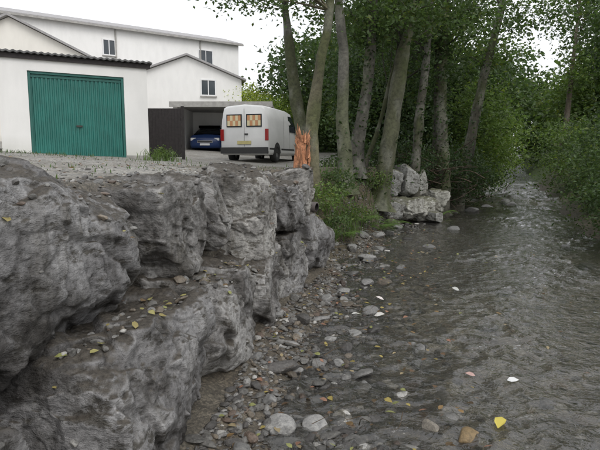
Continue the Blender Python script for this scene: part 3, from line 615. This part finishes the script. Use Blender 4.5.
M_red=plain('tail_lamp_red',(.30,.02,.02),.2)
M_yel=plain('hazard_yellow',(.68,.60,.38),.5,var=.03); M_org=plain('hazard_orange',(.55,.27,.13),.5,var=.05)
M_plate=plain('number_plate_yellow',(.5,.44,.2),.4)
M_vanglass=plain('vehicle_glass',(.02,.025,.03),.06)
def section(w,zb,zt,y,tuck=.12,crown=.05):
    hw=w/2; zm=zb+(zt-zb)*.45
    P_=[(-hw*.93,zb),(-hw,zb+.12),(-hw,zm),(-hw+tuck*.35,zb+(zt-zb)*.72),(-hw+tuck,zt-.07),(-hw+tuck+.12,zt-.005),(0,zt+crown)]
    P_=P_+[(-a,b_) for a,b_ in P_[:-1][::-1]]
    return [(a,y,b_) for a,b_ in P_]
van=empty('parked_van'); van.location=(-1.95,18.45,gz(-1.5,19)+.1); van.rotation_euler=(0,0,-math.atan2(.27,.96))
vw=1.8
loft('body',[section(vw-.06,.32,1.88,0,.14),section(vw,.26,1.95,.06,.13),section(vw,.26,1.97,1.2,.12),section(vw,.26,1.97,2.6,.12),section(vw,.26,1.93,3.0,.13),section(vw-.02,.26,1.45,3.62,.2,.03),section(vw-.05,.28,1.12,3.85,.12,.05),section(vw-.1,.28,.98,4.4,.12,.05),section(vw-.3,.32,.80,4.62,.1,.03)],M_vanw,van)
boxes('rear_windows',[(-.66,-.022,1.22,-.08,-.004,1.66,M_vanglass),(.08,-.022,1.22,.66,-.004,1.66,M_vanglass)],van,bev=.005)
def chev(parent):
    out={0:[],1:[]}
    for sgn in (-1,1):
        cx=sgn*.37
        for k in range(5):
            x0=cx-.25+k*.10
            for row,(za,zb_) in enumerate(((1.26,1.44),(1.442,1.62))):
                out[(k+row)%2].append([(x0,-.03,za),(x0+.098,-.03,za),(x0+.098,-.03,zb_),(x0,-.03,zb_)])
    for kk,mm in ((0,M_yel),(1,M_org)):
        poly('hazard_stripes_'+('yellow' if kk==0 else 'orange'),[p for q in out[kk] for p in q],[tuple(range(4*i,4*i+4)) for i in range(len(out[kk]))],mm,parent)
chev(van)
boxes('rear_trim',[(-.88,-.07,.30,.88,.04,.52,M_plast),(-.005,-.012,.54,.005,-.001,1.85,M_plast),(-.26,-.03,.62,.26,-.005,.74,M_plate),(.02,-.03,.95,.14,-.005,1.0,M_plast)],van,bev=.004)
boxes('tail_lamps',[(-.895,-.02,.75,-.77,.03,1.15,M_red),(.77,-.02,.75,.895,.03,1.15,M_red)],van,bev=.01)
boxes('side_trim',[(vw/2-.004,.1,.44,vw/2+.012,.62,.50,M_plast),(vw/2-.004,1.45,.44,vw/2+.012,3.1,.50,M_plast),(vw/2-.004,1.75,.5,vw/2+.003,1.757,1.7,M_plast),(vw/2-.004,2.45,.5,vw/2+.003,2.457,1.3,M_plast),(-vw/2-.012,1.4,.44,-vw/2+.004,3.1,.50,M_plast)],van)
for s in (-1,1):
    a=s*(vw/2+.004); t_=s*(vw/2-.085)
    poly('cab_window',[(a,2.5,1.15),(a,3.55,1.15),(s*(vw/2-.06),3.42,1.36),(t_,2.98,1.76),(t_,2.5,1.76)],[(0,1,2,3,4)],M_vanglass,van)
poly('windscreen',[(-.72,3.66,1.40),(.72,3.66,1.40),(.68,3.08,1.90),(-.68,3.08,1.90)],[(0,1,2,3)],M_vanglass,van)
boxes('mirrors',[(.9,3.3,1.15,1.08,3.38,1.42,M_plast),(-1.08,3.3,1.15,-.9,3.38,1.42,M_plast)],van,bev=.02)
for (wx,wyy,nm) in ((.80,.95,'rear_right'),(-.80,.95,'rear_left'),(.80,3.75,'front_right'),(-.80,3.75,'front_left')):
    wheel(van,wx,wyy,.32,.32,.22,nm,M_tyre,M_hub)
for s in (-1,1):
    for yc in (.95,3.75):
        n=14; vs=[(s*(vw/2+.006),yc,.32)]+[(s*(vw/2+.006),yc+.39*math.cos(math.pi*k/n),.32+.39*math.sin(math.pi*k/n)) for k in range(n+1)]
        poly('wheel_arch',vs,[(0,k+1,k+2) for k in range(n)],M_plast,van)
M_blue=plain('blue_car_paint',(.02,.045,.14),.25,var=.05)
car=empty('parked_car',(-5.05,28.0,2.0)); cw=1.65
def csec(w,zb,zt,y,tk): return section(w,zb,zt,y,tk,.03)
loft('body',[csec(cw-.25,.30,.72,-.06,.06),csec(cw,.22,.92,.10,.06),csec(cw,.2,.98,1.0,.08),csec(cw,.2,.98,2.8,.08),csec(cw,.2,.95,3.7,.08),csec(cw-.2,.3,.85,3.9,.06)],M_blue,car)
loft('cabin',[csec(cw-.12,.90,.97,.85,.05),csec(cw-.14,.90,1.40,1.50,.22),csec(cw-.14,.9,1.45,2.3,.22),csec(cw-.14,.9,1.36,3.3,.22),csec(cw-.16,.9,1.0,3.75,.08)],M_vanglass,car)
loft('roof',[csec(cw-.46,1.38,1.40,1.45,.02),csec(cw-.46,1.38,1.45,1.6,.05),csec(cw-.46,1.38,1.46,2.6,.05),csec(cw-.46,1.34,1.40,3.2,.05)],M_blue,car)
boxes('lamps_and_grille',[(-.76,-.05,.62,-.48,.12,.76,M_white),(.48,-.05,.62,.76,.12,.76,M_white),(-.4,-.09,.5,.4,.0,.62,M_plast),(-.26,-.11,.36,.26,-.085,.47,M_white)],car,bev=.01)
for (wx,wyy,nm) in ((.72,.7,'front_right'),(-.72,.7,'front_left'),(.72,3.2,'rear_right'),(-.72,3.2,'rear_left')): wheel(car,wx,wyy,.29,.29,.18,nm,M_tyre,M_hub)
# ---------------------------------------------------------------- houses
def house(name,p0,p1,depth,zb,ze,rise,wins,gable_front=False,M_w=M_render,M_r=M_slate,ov=.25):
    dx,dy=p1[0]-p0[0],p1[1]-p0[1]; L_=math.hypot(dx,dy); e=empty(name,(p0[0],p0[1],zb)); e.rotation_euler=(0,0,math.atan2(dy,dx)); H=ze-zb; vs=[]
    RF=[(0,1,4,3),(1,2,5,4),(9,10,7,6),(10,11,8,7),(3,4,10,9),(4,5,11,10),(6,7,1,0),(7,8,2,1),(0,3,9,6),(2,8,11,5)]
    if gable_front:
        poly('walls',[(0,0,0),(L_,0,0),(L_,0,H),(L_/2,0,H+rise),(0,0,H),(0,depth,0),(L_,depth,0),(L_,depth,H),(L_/2,depth,H+rise),(0,depth,H)],[(0,1,2,3,4),(9,8,7,6,5),(1,6,7,2),(5,0,4,9)],M_w,e)
        s=rise/(L_/2); t=.10; z0=H-ov*s
        for yy in (-ov,depth+ov): vs+=[(-ov,yy,z0+.03),(L_/2,yy,H+rise+.03),(L_+ov,yy,z0+.03),(-ov,yy,z0+.03+t),(L_/2,yy,H+rise+.03+t),(L_+ov,yy,z0+.03+t)]
    else:
        poly('walls',[(0,0,0),(L_,0,0),(L_,0,H),(0,0,H),(0,depth,0),(L_,depth,0),(L_,depth,H),(0,depth,H),(0,depth/2,H+rise),(L_,depth/2,H+rise)],[(0,1,2,3),(5,4,7,6),(1,5,6,9,2),(4,0,3,8,7)],M_w,e)
        s=rise/(depth/2); z0=H-ov*s; t=.14
        for xx in (-ov,L_+ov): vs+=[(xx,-ov,z0+.03),(xx,depth/2,H+rise+.03),(xx,depth+ov,z0+.03),(xx,-ov,z0+.03+t),(xx,depth/2,H+rise+.03+t),(xx,depth+ov,z0+.03+t)]
        boxes('gutter',[(-ov,-ov-.12,z0-.02,L_+ov,-ov-.003,z0+.09,M_conc)],e)
        boxes('downpipes',[(L_*.48,-.09,0,L_*.48+.09,-.002,z0-.02,M_conc),(L_*.82,-.09,0,L_*.82+.09,-.002,z0-.02,M_conc)],e)
    poly('roof',vs,RF,M_r,e)
    it=[]
    for (x0,z0,w,h) in wins:
        it+=[(x0,-.03,z0,x0+w,-.004,z0+h,M_glass),(x0-.07,-.06,z0-.07,x0,-.002,z0+h+.07,M_white),(x0+w,-.06,z0-.07,x0+w+.07,-.002,z0+h+.07,M_white),(x0,-.06,z0+h,x0+w,-.002,z0+h+.07,M_white),(x0,-.06,z0-.07,x0+w,-.002,z0,M_white),(x0+w/2-.025,-.05,z0,x0+w/2+.025,-.031,z0+h,M_white),(x0-.1,-.12,z0-.12,x0+w+.1,-.002,z0-.072,M_conc)]
    if it: boxes('windows',it,e)
    return e
house('gabled_house',(-9.4,29.5),(-3.4,31),7,2.2,6.2,1.2,[(3.9,3.1,.75,.8)],True)
house('gabled_house',(-16.5,23.5),(-9.6,25),7,2.2,6.2,1.75,[(2.6,3.0,.9,1.0)],True,M_w=M_cream,M_r=M_slate)
house('terraced_house',(-19,30.5),(-4.6,40.2),6,2.5,10.1,.9,[(2,5.6,1.0,1.1),(7.6,5.9,.7,.9),(14.2,5.9,1.0,1.0)],False)
pp=np.array([(-.15,6.98,.99),(.03,6.90,.98),(.22,6.80,.97)])
V1,F1=tube(pp,[.065]*3,20); V2,F2=tube(pp,[.052]*3,20); n=len(V1)
ring=[[40+k,40+(k+1)%20,n+40+(k+1)%20,n+40+k] for k in range(20)]
np_mesh('drain_pipe',np.concatenate([V1,V2]),np.concatenate([F1,F2+n,np.array(ring)]),[plain('clay_pipe',(.10,.085,.08),.7)],smooth=True)
# ---------------------------------------------------------------- light, sky, camera
w=bpy.data.worlds.new('World'); scene.world=w; w.use_nodes=True; nt=w.node_tree
for n in list(nt.nodes): nt.nodes.remove(n)
el,rot=math.radians(50),math.radians(150)
sk=nt.nodes.new('ShaderNodeTexSky'); sk.sky_type='NISHITA'; sk.sun_disc=False; sk.sun_elevation=el; sk.sun_rotation=rot; sk.air_density=1.0; sk.dust_density=6; sk.ozone_density=1
hs=nt.nodes.new('ShaderNodeHueSaturation'); hs.inputs['Saturation'].default_value=.3
nt.links.new(sk.outputs[0],hs.inputs['Color'])
cl=mixc(nt,.7,hs.outputs[0],(9.3,9.5,9.8))     # even cloud cover over the sky
bg=nt.nodes.new('ShaderNodeBackground'); bg.inputs['Strength'].default_value=.15; ow=nt.nodes.new('ShaderNodeOutputWorld')
nt.links.new(cl,bg.inputs['Color']); nt.links.new(bg.outputs[0],ow.inputs[0])
sl=bpy.data.lights.new('sun','SUN'); sl.energy=.75; sl.angle=math.radians(30); sl.color=(1,.98,.95); so=bpy.data.objects.new('sun',sl); link(so)
dvec=Vector((math.sin(rot)*math.cos(el),math.cos(rot)*math.cos(el),math.sin(el))); so.rotation_euler=dvec.to_track_quat('Z','Y').to_euler()
cam=bpy.data.cameras.new('camera'); cam.sensor_width=36; cam.lens=36*520/600; cam.clip_end=2000; cam.clip_start=.05
co=bpy.data.objects.new('camera',cam); co.location=(0,0,1.58); co.rotation_euler=(math.radians(90-7.1),0,0); link(co); scene.camera=co
scene.view_settings.view_transform='Standard'; scene.view_settings.look='None'; scene.view_settings.exposure=0
print('faces',sum(len(m.polygons) for m in bpy.data.meshes))
